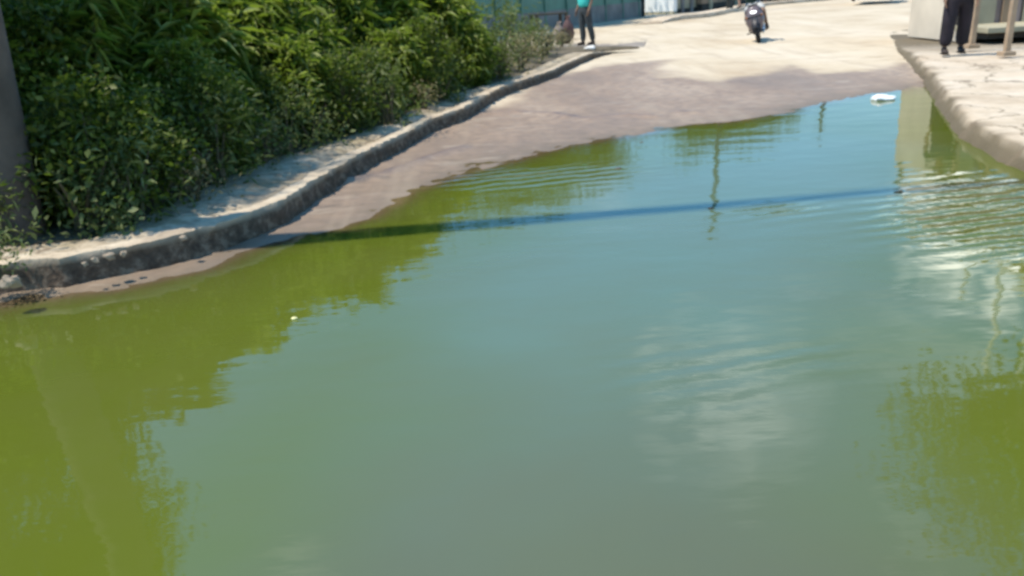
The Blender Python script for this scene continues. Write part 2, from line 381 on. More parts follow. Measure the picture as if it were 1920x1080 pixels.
f1 = a.noise(1.2, 6, .6); f2 = a.noise(8, 5, .7); f3 = a.noise(50, 3, .6)
c = a.ramp(f1, [(.3, (.47,.36,.25)), (.5, (.60,.49,.36)), (.72, (.68,.58,.46))])
c = a.mix(a.ramp(a.noise(3.0, 5, .75, stretch=(.5,1.4,1)), [(.6,(0,0,0)),(.72,(.45,.45,.45))]), c, (.34,.27,.17))
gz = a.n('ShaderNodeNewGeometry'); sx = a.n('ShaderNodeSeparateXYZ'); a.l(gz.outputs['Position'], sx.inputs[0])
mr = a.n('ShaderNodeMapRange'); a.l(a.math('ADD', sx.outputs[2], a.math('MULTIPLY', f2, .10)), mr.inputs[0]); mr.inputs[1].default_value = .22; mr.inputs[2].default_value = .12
c = a.mix(a.math('MAXIMUM', mr.outputs[0], a.attr('grime_shade')), c, (.12,.092,.052))
c = a.mix(a.math('MULTIPLY', f3, .2), c, (.25,.2,.14))
c = cracks(a, c)
a.principled(c, .92, a.bump(a.math('ADD', f2, a.math('MULTIPLY', f3, .3)), .5, .03)); M_RPAVE = a.m
a = N('verge_soil')
c = a.ramp(a.noise(3, 6, .65), [(.35,(.075,.058,.034)),(.65,(.16,.125,.075))])
a.principled(c, .95, a.bump(a.noise(20, 4), .5, .04)); M_SOIL = a.m

KH = .19
P, s = resample(KB, .05); Nn = normals(P)
j1 = fbm(s*3.1, s*0+3, 5, 4); j2 = fbm(s*9, s*0+8, 6, 3); j3 = fbm(s*1.2, s*0+5, 8, 3)
KHv = KH*(1-1.1*sstep(18.8, 21.5, P[:,1])); chip = np.clip(j1-.14, 0, 1)*2.0                     # broken bites out of the edge
near_ = (1-sstep(4.8, 6.2, P[:,1]))                   # the nearest stretch is the most broken
chip = chip*(.35+near_)
top_in = np.full(len(s), .15) + .02*j1
j4 = fbm(s*16, s*0+2, 16, 3)*1.9; j2 = j2*1.5; jt = np.exp(-((((s+.3) % 1.05)-.5)/.03)**2)*.05; j2 = j2-jt; j4 = j4-jt
rows = [c3(P + Nn*(.03+.05*j2[:,None]), -.25), c3(P + Nn*(.015+.05*j1+.03*j4)[:,None], 0.01), c3(P + Nn*(.05*j2-.01)[:,None], KHv*.45),
        c3(P - Nn*(.010+.10*chip-.05*j2)[:,None], KHv*.72-.03*chip), c3(P - Nn*(.022+.13*chip-.05*j4)[:,None], KHv+.012*j2-.035*chip),
        c3(P - Nn*(.075+.20*chip)[:,None], KHv+.012*j2), c3(P - Nn*(top_in+.2*chip)[:,None], KHv+.008*j1), c3(P - Nn*(top_in+.23*chip+.02)[:,None], KHv-.05)]
kb = strip('kerb', rows, M_KERB, 'low broken concrete kerb along the left of the flood')
at_ = kb.data.attributes.new('grime_shade', 'FLOAT', 'POINT'); at_.data.foreach_set('value', np.repeat(np.array([1,1,1,.95,.12,0,0,.3]), len(s)).astype(np.float32))  # shade of the kerb face put into the colour by row
# pavement behind the left kerb: rows from kerb to the verge line
Q, s2 = resample(OUT, .05)
tt = np.linspace(0, 1, len(s)); Lq = s2/s2[-1]
# match outer points to kerb points by nearest projection along y-monotone arc
def nearest_param(P, Q):
    idx = []; k = 0
    for p in P:
        d = np.hypot(Q[k:k+200,0]-p[0], Q[k:k+200,1]-p[1]); k = k+int(np.argmin(d)); idx.append(k)
    return np.array(idx)
idx = nearest_param(P, Q); QQ = Q[idx].copy()
kk = np.ones(25)/25; 
for c_ in (0, 1): QQ[:, c_] = np.convolve(np.pad(QQ[:, c_], 12, mode='edge'), kk, 'valid')
rows = []
for f in np.linspace(0, 1, 12):
    R_ = (P - Nn*(top_in-.03)[:,None])*(1-f) + QQ*f
    z = KHv - .035*np.exp(-((f-.22)/.16)**2)*(1-near_*.9) + .05*fbm(R_[:,0]*2.3, R_[:,1]*2.3, 15, 4) - (.02 if f == 0 else .0) + .012*fbm(R_[:,0]*12, R_[:,1]*12, 18, 2)
    rows.append(c3(R_, z - (.03 if f > .99 else 0)))
strip('pavement', rows, M_PAVE, 'narrow crumbling concrete pavement between the kerb and the bushes')
# verge soil left of it
Qn = normals(QQ)
rows = []
for w_, z_ in ((-.06,.12),(.0,.165),(.25,.19),(.9,.2),(2.5,.22),(7,.25)):
    R_ = QQ*1.0; R_ = R_ + np.column_stack([np.full(len(R_), -w_*.9), np.full(len(R_), w_*.45)])
    rows.append(c3(R_, z_ + .05*fbm(R_[:,0]*2, R_[:,1]*2, 25, 3)))
strip('verge', rows, M_SOIL, 'dark soil verge under the roadside bushes')

# far left kerb and its pavement
FK = [G(*p) for p in [(1228,52),(1243,48),(1277,42),(1330,37),(1388,25),(1440,14)]] + [(18,47.5),(28,56)]
P2, s3 = resample(FK, .2); N2 = normals(P2); tp2 = .1+.9*sstep(0, 3, s3); q1 = fbm(s3*1.3, s3*0, 61, 3)
rows = [c3(P2, -.2), c3(P2, .02), c3(P2-N2*(.05+.1*q1[:,None]), (.26+.05*q1)*tp2), c3(P2-N2*.4, (.27+.04*q1)*tp2), c3(P2-N2*1.0, .26*tp2), c3(P2-N2*1.5, .03)]
strip('kerb', rows, M_RPAVE, 'far pale kerb and footway in front of the brown wall')
# ground apron between the left verge and the green wall
mb = MB(); g_ = [KB[-1], (3.2,22.2), (-3,23), (-6,50), (7.9,50), (6.4,33.4)]
mb.add([(x, y, .06) for x, y in g_], [tuple(range(len(g_)))])
g_ = mb.build('dirt_apron', simple('shaded_apron_dirt', (.23,.195,.16), .95, .3, 1.2, .4)); tag(g_, 'dirt apron in front of the green wall, greyed to carry its shade', kind='structure')  # wall's shade put into the darker grey of the dirt

# right pavement with sloping broken kerb face
RKp, s4 = resample(RK, .08); N4 = normals(RKp)       # right hand side of travel = +x
r1 = fbm(s4*2.2, s4*0, 71, 4); r2 = fbm(s4*7, s4*0, 73, 3)
hf = .165 - .115*sstep(13.5, 19, RKp[:,1]); r3 = fbm(s4*3.5, s4*0+4, 91, 3)
rows = [c3(RKp - N4*(.05+.12*r1[:,None]), -.3), c3(RKp - N4*(.02+.10*r1+.05*r2)[:,None], .01), c3(RKp + N4*(.02+.08*r2)[:,None], hf*.45),
        c3(RKp + N4*(.06+.06*r2+.04*r1)[:,None], hf*.88), c3(RKp + N4*(.11+.08*r2+.04*r1)[:,None], hf*.99), c3(RKp + N4*(.25+.05*r1)[:,None], hf+.01*r2)]
for w_ in (.6, 1.0, 1.6, 2.4, 3.6, 6, 11, 22):
    R_ = RKp + N4*w_; rows.append(c3(R_, hf + .025*fbm(R_[:,0]*1.5, R_[:,1]*1.5, 75, 4)))
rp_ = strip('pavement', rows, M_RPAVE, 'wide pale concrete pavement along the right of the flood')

at_ = rp_.data.attributes.new('grime_shade', 'FLOAT', 'POINT'); gv = np.zeros((len(rows), len(s4))); gv[:3] = 1; gv[3] = 1; gv[3] = np.clip(.8+1.2*r3, 0, 1); gv[4] = np.clip(.25+1.6*r3, 0, 1); gv[5] = np.clip(.5*r3, 0, 1)
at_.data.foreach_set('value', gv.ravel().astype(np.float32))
# ------------------------------------------------------------------ vegetation
def leaf_mat(name, dark, mid, light, trans=.35, rough=.5):
    a = N(name); ti = a.attr('tint')
    c = a.ramp(ti, [(.05, dark), (.5, mid), (.95, light)])
    oi = a.n('ShaderNodeObjectInfo'); c = a.mix(a.math('MULTIPLY', oi.outputs['Random'], .35), c, dark)
    p = a.n('ShaderNodeBsdfPrincipled', Roughness=rough); a.l(c, p.inputs['Base Color']); p.inputs['Specular IOR Level'].default_value = .35
    tl = a.n('ShaderNodeBsdfTranslucent'); a.l(a.mix(.5, c, (.12,.22,.02)), tl.inputs[0])
    m = a.n('ShaderNodeMixShader', Fac=trans); a.l(p.outputs[0], m.inputs[1]); a.l(tl.outputs[0], m.inputs[2]); a.l(m.outputs[0], a.out.inputs[0])
    return a.m
M_LEAF = leaf_mat('bush_leaves', (.05,.065,.008), (.155,.19,.018), (.44,.46,.13), .5)
M_CANE = leaf_mat('cane_leaves', (.075,.105,.010), (.28,.34,.035), (.68,.70,.34), .52)
M_WEED = leaf_mat('weed_leaves', (.07,.095,.025), (.16,.19,.06), (.32,.32,.14), .35, .6)
M_DRY = leaf_mat('dry_weed_leaves', (.16,.13,.06), (.27,.225,.11), (.42,.37,.2), .25, .7)
M_TREE = leaf_mat('tree_leaves', (.02,.045,.008), (.055,.11,.016), (.15,.22,.05))
M_STEM = simple('plant_stem', (.09,.075,.04), .85, .35, 9)
M_BARK = simple('bark', (.14,.115,.085), .9, .35, 9, .6)

def leaves_mesh(name, Pp, D, L, Wd, tint, mat, droop=.3):
    n = len(Pp); D = D/np.linalg.norm(D, axis=1)[:,None]
    up = np.tile([0,0,1.], (n,1)) + rng.normal(0, .45, (n,3))
    S = np.cross(D, up); S /= np.linalg.norm(S, axis=1)[:,None]+1e-9
    Nn_ = np.cross(S, D)
    L = L[:,None]; Wd = Wd[:,None]
    p0 = Pp; tip = Pp + D*L - np.array([0,0,1.])*L*droop
    mid = Pp + D*L*.5 + Nn_*Wd*-.12 - np.array([0,0,1.])*L*droop*.2
    a_ = mid + S*Wd*.5 + Nn_*Wd*.15; b_ = mid - S*Wd*.5 + Nn_*Wd*.15
    V = np.stack([p0, a_, tip, b_], 1).reshape(-1, 3)
    i = np.arange(n)*4; T = np.stack([i, i+1, i+2, i, i+2, i+3], 1).reshape(-1)
    me = bpy.data.meshes.new(name); me.vertices.add(len(V)); me.vertices.foreach_set('co', V.ravel())
    me.loops.add(len(T)); me.loops.foreach_set('vertex_index', T); m = len(T)//3
    me.polygons.add(m); me.polygons.foreach_set('loop_start', np.arange(0, len(T), 3)); me.polygons.foreach_set('loop_total', np.full(m, 3)); me.update()
    at = me.attributes.new('tint', 'FLOAT', 'POINT'); at.data.foreach_set('value', np.repeat(tint, 4).astype(np.float32))
    me.materials.append(mat); o = bpy.data.objects.new(name, me); COL.objects.link(o); return o

def shrub(h, r, nclump, per, L, Wr, mat, low=.12, bright=.5, dens_top=1.0, canes=False, stems=9):
    """empty > foliage, stem mesh"""
    Ps = []; Ds = []; Ls = []; Ws = []; Ts = []; st = MB()
    for k in range(stems):
        a0 = random.uniform(0, 2*pi); rr = r*random.uniform(.2, .8); hh_ = h*random.uniform(.6, .95)
        st.tube([(0.05*cos(a0), .05*sin(a0), -.05), (rr*.35*cos(a0), rr*.35*sin(a0), hh_*.45), (rr*cos(a0), rr*sin(a0), hh_)], [.018,.012,.005], 5)
    for k in range(nclump):
        u = rng.random()**.8; z = h*(low + (1-low)*u)
        prof = r*(.55+.6*sin(pi*min(1, .15+u*.8)))*(1.05-.35*u)
        a0 = rng.random()*2*pi; q = prof*sqrt(rng.random())*(.75+.5*rng.random())
        c = np.array([q*cos(a0), q*sin(a0), z]); nm = per + rng.integers(-3, 4)
        out = np.array([cos(a0)*.7, sin(a0)*.7, .55+.3*rng.random()])
        cl = rng.random()
        if canes:
            pts = c + np.outer(np.linspace(-.22, .22, nm), out*.9) + rng.normal(0, .02, (nm,3))
            d = rng.normal(0, .75, (nm,3)) + out*.9
        else:
            pts = c + rng.normal(0, L*1.1, (nm,3)); d = rng.normal(0, .8, (nm,3)) + out*.7
        Ps.append(pts); Ds.append(d); ll = L*rng.uniform(.6, 1.35, nm); Ls.append(ll); Ws.append(ll*Wr*rng.uniform(.8, 1.2, nm))
        Ts.append(np.clip(bright-.25 + .5*(cl-.3) + rng.normal(0, .13, nm), 0, 1))
    P_ = np.concatenate(Ps); P_[:,2] = np.maximum(P_[:,2], .01)
    fo = leaves_mesh('foliage', P_, np.concatenate(Ds), np.concatenate(Ls), np.concatenate(Ws), np.concatenate(Ts), mat, .45 if canes else .2)
    root = bpy.data.objects.new('shrub', None); COL.objects.link(root); fo.parent = root
    so_ = st.build('stem', M_STEM, root)
    return root

proto = {}
proto['bush1'] = shrub(2.15, .75, 420, 15, .085, .5, M_LEAF, .03, .45)
proto['bush2'] = shrub(2.3, .85, 380, 15, .10, .42, M_LEAF, .03, .5)
proto['bush3'] = shrub(1.3, .6, 230, 14, .075, .55, M_LEAF, .02, .5)
proto['cane1'] = shrub(2.3, .8, 250, 14, .36, .13, M_CANE, .06, .5, canes=True, stems=16)
proto['cane2'] = shrub(2.0, .7, 240, 14, .26, .20, M_CANE, .05, .55, canes=True, stems=14)
proto['weed1'] = shrub(.42, .24, 46, 10, .05, .5, M_WEED, .02, .6, stems=6)
proto['weed2'] = shrub(.55, .26, 44, 10, .085, .22, M_WEED, .03, .5, canes=True, stems=6)
proto['weed3'] = shrub(.32, .26, 40, 10, .05, .4, M_DRY, .02, .5, stems=6)
used = {}
def place(kind, x, y, z, sc, name, label, cat, group, szz=1.0):
    o = proto[kind] if kind not in used else copy_tree(proto[kind]); used[kind] = 1
    o.name = name; o.location = (x, y, z); o.rotation_euler = (0, 0, random.uniform(0, 6.28)); o.scale = (sc, sc, sc*szz)
    tag(o, label, cat, group); return o
Lsm, sl_ = resample(OUT[2:-1], .02)
def at_out(u_, v_):                                   # point on the verge line seen near pixel u
    return G(u_, v_, .19)
# back and front rows of tall bushes (photo columns from left to right)
where_ = ['beside the pole','just right of the pole','over the shaded slab','over the dark gap','where the bright slab begins','above the bright slab','over the middle of the bright slab',
 'above the end of the bright slab','right of the bright slab','at the bend of the kerb','just past the kerb bend','over the thin bright kerb line','behind the white kerb stretch','near the pale weeds','at the left end of the green wall','before the green wall','last toward the standing person']
LINE = [(150,430),(215,412),(290,385),(370,350),(440,320),(505,300),(570,280),(635,260),(700,240),(755,218),(805,200),(850,184),(890,172),(930,160),(960,150),(992,138),(1016,124)]
def row(off, kinds, sc_, hz, base, lab, grp, extra=()):
    for i, (u, v) in enumerate(list(extra)+(LINE if 'tall' in lab else LINE[:-2])):
        i2 = i-len(extra); x, y = at_out(u, v); x -= off*.88; y += off*.47
        k = kinds(i2); can = k.startswith('cane'); w_ = where_[i2] if i2 >= 0 else ('left of the pole', 'straight behind the pole')[i2+2]
        q = sc_*(1+.12*sin(i*2.3))*(.8 if i2 >= 15 else 1)
        if lab == 'in the tall back row' and i2 >= 5: q *= 1.12
        place(k, x, y, base, q, 'cane_clump' if can else 'bush', (('bright green cane clump ' if can else 'dark leafy bush ')+lab+', '+w_), 'bush', grp, hz)
row(.50, lambda i: 'cane2' if i % 3 == 1 and i > 3 else 'bush3', .58, .95, .16, 'in the low front row', 'low bushes of the front row')
row(1.2, lambda i: 'bush1' if i in (0, 1, 2, 9, 12) else ('cane2','cane1')[i % 2], .72, .95, .17, 'in the middle row', 'waist-high bushes of the middle row', [(30,455)])
row(2.1, lambda i: ('cane1','cane2')[i % 2] if 3 <= i <= 12 else ('bush1','bush2')[i % 2], .95, 1.0, .18, 'in the tall back row', 'tall bushes of the back row', [(-150,445),(40,455)])
for i, (u, v) in enumerate([(-100,440),(90,430),(280,380),(460,310),(640,250),(790,200),(900,165)]):
    x, y = at_out(u, v); off = 3.3; x -= off*.85; y += off*.5
    place('bush2', x, y, .18, 1.35, 'bush', 'dark bush closing the deep background, '+('far left','left of the shade','over the shaded slab','behind the canes','behind the kerb bend','toward the green wall','beside the green wall')[i], 'bush', 'deepest background bushes', .9)
# low bushes and weeds that spill over the edge of the pavement
WEEDS = [('weed2',235,412,-.02,1.0,'long-leaved weed over the left of the shaded slab'),('weed3',345,372,-.02,.9,'dry straw tuft over the shaded slab'),('weed2',398,342,.0,1.1,'long-leaved weed just left of the bright slab'),('weed3',480,305,.0,.9,'dry tuft above the left of the bright slab'),('weed2',720,232,.0,1.1,'long-leaved weed in the bend of the kerb'),('weed1',820,190,.05,1.0,'pale weed over the thin kerb line'),
 ('bush3',250,415,.35,.7,'low dark bush over the shaded slab'),('bush3',455,330,.3,.65,'low bush hanging over the start of the bright slab'),('bush3',330,385,.3,.6,'low dark bush left of the bright slab'),
 ('bush3',700,250,.4,.6,'low bush in the bend of the pavement'),('bush3',745,225,.35,.6,'low bush just past the bend of the pavement'),('bush3',845,190,.45,.75,'low bush behind the white kerb stretch'),
 ('weed1',150,425,.02,1.25,'pale green weed standing out before the dark shade'),('weed2',125,415,.12,1.0,'thin pale weed just left of the sunlit weed'),('weed1',195,425,.02,.8,'small weed right of the sunlit weed'),
 ('weed2',4,455,.05,.7,'pale weed at the foot of the pole'),('weed1',-22,500,.0,.6,'grey green weed spilling over the left end of the kerb'),
 ('weed1',420,318,.05,1.0,'pale weed where the bright slab begins'),('weed2',445,310,.12,1.0,'long-leaved weed above the bright slab'),('weed1',500,295,.02,.9,'pale weed over the bright slab'),
 ('weed2',535,285,.05,1.0,'tufted weed at the middle of the bright slab'),('weed1',575,272,.02,1.0,'pale weed near the right of the bright slab'),('weed1',610,255,.1,1.15,'whitish weed over the right of the bright slab'),
 ('weed2',650,250,.1,.9,'weed at the end of the bright slab'),('weed3',785,205,.02,.9,'dry weed on the pavement past the bend'),('weed1',870,160,.1,1.1,'olive weed beside the white kerb'),
 ('weed1',890,150,.2,1.3,'tall pale weed beside the white kerb'),('weed2',915,145,.2,1.2,'long-leaved pale weed above the white kerb'),('weed3',935,145,.1,1.3,'straw coloured weed above the white kerb'),
 ('weed1',955,135,.25,1.4,'pale green weed under the last bush'),('weed3',975,130,.1,1.4,'dry weed right of the last bush'),('weed2',960,115,.4,1.6,'long green weed under the green wall'),
 ('weed3',1000,118,.2,1.5,'dry yellow weed left of the standing person'),('weed1',1015,108,.4,1.6,'dull green weed left of the standing person'),('weed3',1035,104,.3,1.5,'straw coloured weed near the person'),
 ('weed3',1050,95,.4,1.3,'dry tuft close to the person'),('weed1',1025,85,.6,1.5,'green weed in front of the wooden table'),('weed2',995,92,.6,1.8,'long-leaved weed left of the wooden table'),
 ('weed3',1070,88,.3,1.0,'small dry tuft at the person\'s feet')]
for k,u,v,off,sc_,lb in WEEDS:
    x, y = at_out(u, v); off = off-.10 if k != 'bush3' else off; x -= off*.85; y += off*.5; sc_ *= 1.12
    place(k, x, y, .15, sc_, 'bush' if k == 'bush3' else 'weed', lb, 'bush' if k == 'bush3' else 'weed', 'low bushes at the pavement edge' if k == 'bush3' else 'weeds along the pavement edge')

def tree(name, loc, trunk_h, crown_c, crown_r, nclump, per, L, label, mat=None, r0=.12, lean=(0,0), group=None, tmat=None):
    root = empty(name, loc, 0, label, 'tree', group); tb = MB()
    cx, cy = crown_c[0], crown_c[1]
    tb.tube([(0,0,-.1),(cx*.3+.05,cy*.3,trunk_h*.4),(cx*.7,cy*.7,trunk_h*.75),(cx,cy,trunk_h)], [r0*1.2,r0,r0*.8,r0*.55], 9)
    for k in range(9):
        a0 = k*2.4; e = crown_r[0]*.75
        tb.tube([(cx*.8,cy*.8,trunk_h*(.7+.03*k)),(cx+e*.4*cos(a0),cy+e*.4*sin(a0),crown_c[2]-crown_r[2]*.3),(cx+e*cos(a0),cy+e*sin(a0),crown_c[2]+crown_r[2]*random.uniform(-.3,.5))],[r0*.45,r0*.25,.012],6)
    tb.build('trunk', tmat or M_BARK, root, True)
    Ps=[];Ds=[];Ls=[];Ts=[]
    for k in range(nclump):
        v = rng.normal(0,1,3); v /= np.linalg.norm(v); rad = (.45+.6*rng.random())
        lump = 1+.25*sin(v[0]*5+v[2]*4)+.15*sin(v[1]*9)
        c = np.array(crown_c) + v*np.array(crown_r)*rad*lump
        n = per; Ps.append(c+rng.normal(0,L*1.3,(n,3))); Ds.append(rng.normal(0,.8,(n,3))+v*.8); Ls.append(L*rng.uniform(.6,1.3,n)); Ts.append(np.clip(.35+.4*(rng.random()-.3)+rng.normal(0,.13,n),0,1))
    ll=np.concatenate(Ls)
    c = leaves_mesh('crown', np.concatenate(Ps), np.concatenate(Ds), ll, ll*.45, np.concatenate(Ts), mat or M_TREE, .25); c.parent = root
    return root
# slender creeper-grown tree behind the pole, shade tree out to the left
tree('slender_tree', (-4.6,7.3,.15), 3.0, (.1,.0,3.1), (.45,.5,1.75), 330, 14, .10, 'slender leafy tree rising behind the concrete pole', r0=.045, tmat=M_STEM)
tree('shade_tree', (-5.75,7.2,.15), 4.2, (.1,0,5.0), (1.3,1.9,1.7), 1700, 14, .11, 'broad shade tree over the bushes at far left')
# trees further up the street (seen in the water)
tree('street_tree', (13.5,52,.2), 4.5, (0,0,6.2), (3.4,3.0,2.4), 700, 14, .3, 'bushy street tree beyond the brown wall', group='trees up the street')
tree('street_tree', (19.5,62,.2), 5, (0,0,7.0), (3.6,3.4,2.8), 600, 14, .34, 'taller street tree at the end of the brown wall', group='trees up the street')
tree('pavement_tree', (6.2,7.4,.2), 2.6, (-.75,-.1,3.35), (1.05,1.3,.95), 620, 14, .10, 'leafy tree on the right pavement with pale stems', tmat=simple('pale_bark', (.55,.52,.42), .8, .2, 8))

for i, (x, y, h_, lb) in enumerate([(-3.0,30.0,4.6,'leafy tree behind the left end of the green wall'),(.6,35.0,5.3,'leafy tree behind the middle of the green wall'),(3.6,39.8,5.9,'leafy tree behind the right end of the green wall')]):
    tree('wall_tree', (x,y,.0), h_*.75, (0,0,h_), (2.9,2.0,2.5), 700, 13, .25, lb, group='trees behind the green wall')
# ------------------------------------------------------------------ poles
M_POLE = simple('aged_concrete_pole', (.105,.078,.06), .9, .3, 4, .4)
M_DARKMETAL = simple('dark_metal', (.03,.035,.035), .5, .3, 8, .1, .5)
r = empty('utility_pole', (-3.47,5.5,.1), 0, 'thick concrete utility pole at the left edge beside the bushes', 'utility pole')
MB().tube([(0,0,0),(.32,0,4.5),(.6,0,8.7),(.8,0,13)], [.19,.14,.09,.065], 20).build('pole', M_POLE, r, True)
mb = MB(); mb.box((.78,0,12.5),(1.5,.09,.1)); mb.build('crossarm', M_DARKMETAL, r)
for dx in (-.65,-.3,.3,.65):
    MB().tube([(.78+dx,0,12.55),(.78+dx,0,12.62),(.78+dx,0,12.72)],[.035,.05,.02],8).build('insulator', simple('insulator',(.5,.48,.45),.3), r, True)
r = empty('street_pole', (11.0,39.5,.1), 0, 'dark street pole standing far off behind the brown wall corner', 'pole', 'far poles')
MB().tube([(0,0,0),(-.3,0,5),(-.6,.0,10.6)], [.16,.14,.10], 12).build('pole', M_DARKMETAL, r, True)
MB().box((-.6,0,10.2),(.9,.12,.12)).build('crossarm', M_DARKMETAL, r)
r2 = copy_tree(r); r2.location = (22,54,.1); r2.scale = (1,1,.8); tag(r2, 'dark street pole beyond the trees at the end of the street', 'pole', 'far poles')
r3 = copy_tree(r); r3.location = (14.0,27,.05); r3.scale = (.8,.8,.62); tag(r3, 'dark street pole on the right side of the road', 'pole', 'far poles')

# ------------------------------------------------------------------ walls and buildings up the street, left side
def wall(name, p, q, h, th, mat, label, cat, z=0, group=None, base=None, cap=None):
    dx, dy = q[0]-p[0], q[1]-p[1]; L = math.hypot(dx, dy); a0 = atan2(dy, dx)
    r = empty(name, ((p[0]+q[0])/2, (p[1]+q[1])/2, z), a0, label, cat, group)
    MB().box((0,0,h/2),(L,th,h)).build('wall_panel', mat, r)
    if base: MB().box((0,-.012,base[0]/2),(L+.01,th+.05,base[0])).build('plinth', base[1], r)
    if cap: MB().box((0,0,h+.05),(L+.1,th+.1,.1)).build('coping', cap, r)
    return r
M_GREEN = simple('green_painted_sheet', (.085,.20,.145), .6, .2, 1.5, .1)
M_GREY = simple('grey_render', (.20,.185,.17), .9, .25, 1.5, .2)
M_BROWN = simple('brown_render', (.27,.185,.115), .9, .3, .9, .2)
M_TAN = simple('tan_render', (.34,.30,.2), .9, .2, 1.5, .2)
M_WHITE = simple('white_wash', (.84,.82,.77), .8, .06, 1.5, .1)
M_BLACKISH = simple('dark_plinth', (.035,.028,.02), .9, .3, 3)
M_MAUVE = simple('mauve_render', (.25,.19,.17), .9, .2, 1.5, .2)
M_CAP = simple('coping_concrete', (.45,.41,.34), .9, .2, 2)
r = wall('green_wall', (-1.2,29.0), (6.95,40.6), 3.2, .12, M_GREEN, 'green painted sheet wall with a grey lower part behind the person', 'wall', 0, None, (.8, M_GREY))
for k in range(9):
    MB().box((-6.8+k*1.7,-.10,1.6),(.07,.06,3.2)).build('batten', M_GREEN, r)
mb = MB(); mb.box((0,0,1.8),(.28,.28,3.6)); o = mb.build('gate_post', simple('black_post',(.012,.018,.014),.7)); o.location = (7.05,40.7,0); tag(o, 'black gate post at the right end of the green wall', 'post')
r = wall('white_wall', (7.1,43.6), (8.95,41.9), 3.0, .3, M_WHITE, 'bright white wall return right of the black gate post', 'wall', 0, None, (.22, M_TAN))
r = wall('tan_wall', (8.95,42.2), (10.6,44.0), 2.8, .25, M_TAN, 'tan wall piece between the white wall and brown wall', 'wall', 0, None, (.3, M_BLACKISH))
for k in range(2): MB().box((-.7+.9*k,-.17,1.4),(.22,.1,2.8)).build('pilaster', M_GREY, r)
r = wall('brown_wall', (10.5,43.4), (16.2,50.6), 2.7, .25, M_BROWN, 'long brown rendered wall with dark foot and pilasters', 'wall', .1, None, (.34, M_BLACKISH), M_CAP)
for k in range(3): MB().box((-3.6+3.3*k,-.16,1.35),(.35,.12,2.7)).build('pilaster', M_TAN, r)
wall('grey_wall', (16.3,50.8), (24,58.5), 2.5, .25, M_GREY, 'low grey wall far up the street behind the motorbike rider', 'wall', .1, None, (.3, M_BLACKISH))
wall('mauve_wall', (24.1,58.6), (34,68), 2.5, .25, M_MAUVE, 'mauve rendered wall farthest up the street on the left', 'wall', .1, None, (.3, M_BLACKISH))

# ------------------------------------------------------------------ right side house with veranda and white wall
H0 = empty('veranda_house', (9.6,17.25,.2), 0, 'house with raised veranda, pale posts and brown wall at right edge', 'house')
wl = MB().box((5.2,1.1,1.3),(10.0,2.0,2.8)).build('wall', M_MAUVE, H0)
MB().box((.1,1.1,1.32),(.22,2.06,2.86)).build('side_wall', simple('dirty_whitewash', (.58,.50,.39), .9, .12, 1.2, .2), H0, label='whitewashed side wall of the house')
MB().box((.38,.075,1.4),(.72,.06,2.4)).build('door', M_TAN, H0, bevel=.01)
for k in range(14):
    MB().box((.95+k*.22,.06,1.3),(.15,.05,2.3)).build('plank', (M_BROWN, M_MAUVE, M_TAN, M_BROWN)[(k*5)%4], H0, bevel=.006)
MB().box((.0,.07,1.4),(.06,.08,2.5)).build('door_frame', M_BLACKISH, H0)
MB().box((5.2,-.55,.16),(10.6,1.3,.10)).build('veranda_floor', M_TAN, H0, bevel=.01)
MB().box((5.2,-.50,.05),(10.4,1.1,.12)).build('underfloor_shade', M_BLACKISH, H0)  # black box standing in for the shadow under the raised floor
px1 = G(1819, 90, .2); px2 = G(1884, 104, .2)
M_POST = simple('beige_post', (.36,.26,.17), .85, .2, 4)
L0, L1 = Vector((7.22,10.3,0)), Vector((8.55,15.2,0)); H0v = Vector((9.6,17.25,.2))
dl = (L1-L0).normalized(); aL = atan2(dl.y, dl.x); LL = (L1-L0).length
mid = (L0+L1)/2-H0v
for pt in (px1, px2, (L0.x+.14, L0.y+.5)):
    x, y = pt[0]-9.6, pt[1]-17.25
    b = MB(); b.box((x+.02,y,1.27),(.085,.085,2.54)); b.box((x+.02,y,.03),(.2,.2,.07)); b.build('post', M_POST, H0, bevel=.008)
MB().box((mid.x+.02,mid.y,2.58),(LL,.10,.13),aL).build('beam', M_WHITE, H0)
for t_, h_ in ((.1,1.3),(1.5,1.9),(3.2,1.1)):
    p = L0+dl*t_-H0v
    MB().tube([(p.x+.1,p.y,2.7),(p.x+.12,p.y,2.7+h_*.5),(p.x+.1,p.y,2.7+h_)],.04,8).build('roof_post', M_WHITE, H0, True)

# ------------------------------------------------------------------ people
def skin_obj(name, mat, parent, verts, edges, radii, root=0, sub=2):
    me = bpy.data.meshes.new(name); me.from_pydata([tuple(v) for v in verts], edges, []); o = bpy.data.objects.new(name, me); COL.objects.link(o)
    sm = o.modifiers.new('skin', 'SKIN'); sm.use_smooth_shade = True
    sv = me.skin_vertices[0].data if len(me.skin_vertices) else None
    if sv is None:
        b = bmesh.new(); b.from_mesh(me); b.verts.layers.skin.verify(); b.to_mesh(me); b.free(); sv = me.skin_vertices[0].data
    for i, rr in enumerate(radii):
        sv[i].radius = rr if hasattr(rr, '__len__') else (rr, rr); sv[i].use_root = (i == root)
    ss = o.modifiers.new('sub', 'SUBSURF'); ss.levels = sub; ss.render_levels = sub
    me.materials.append(mat); o.parent = parent; return o
def chain(V, E, Rr, start, pts):
    prev = start
    for p, rr in pts:
        V.append(p); Rr.append(rr); E.append((prev, len(V)-1)) if prev is not None else None; prev = len(V)-1
    return prev
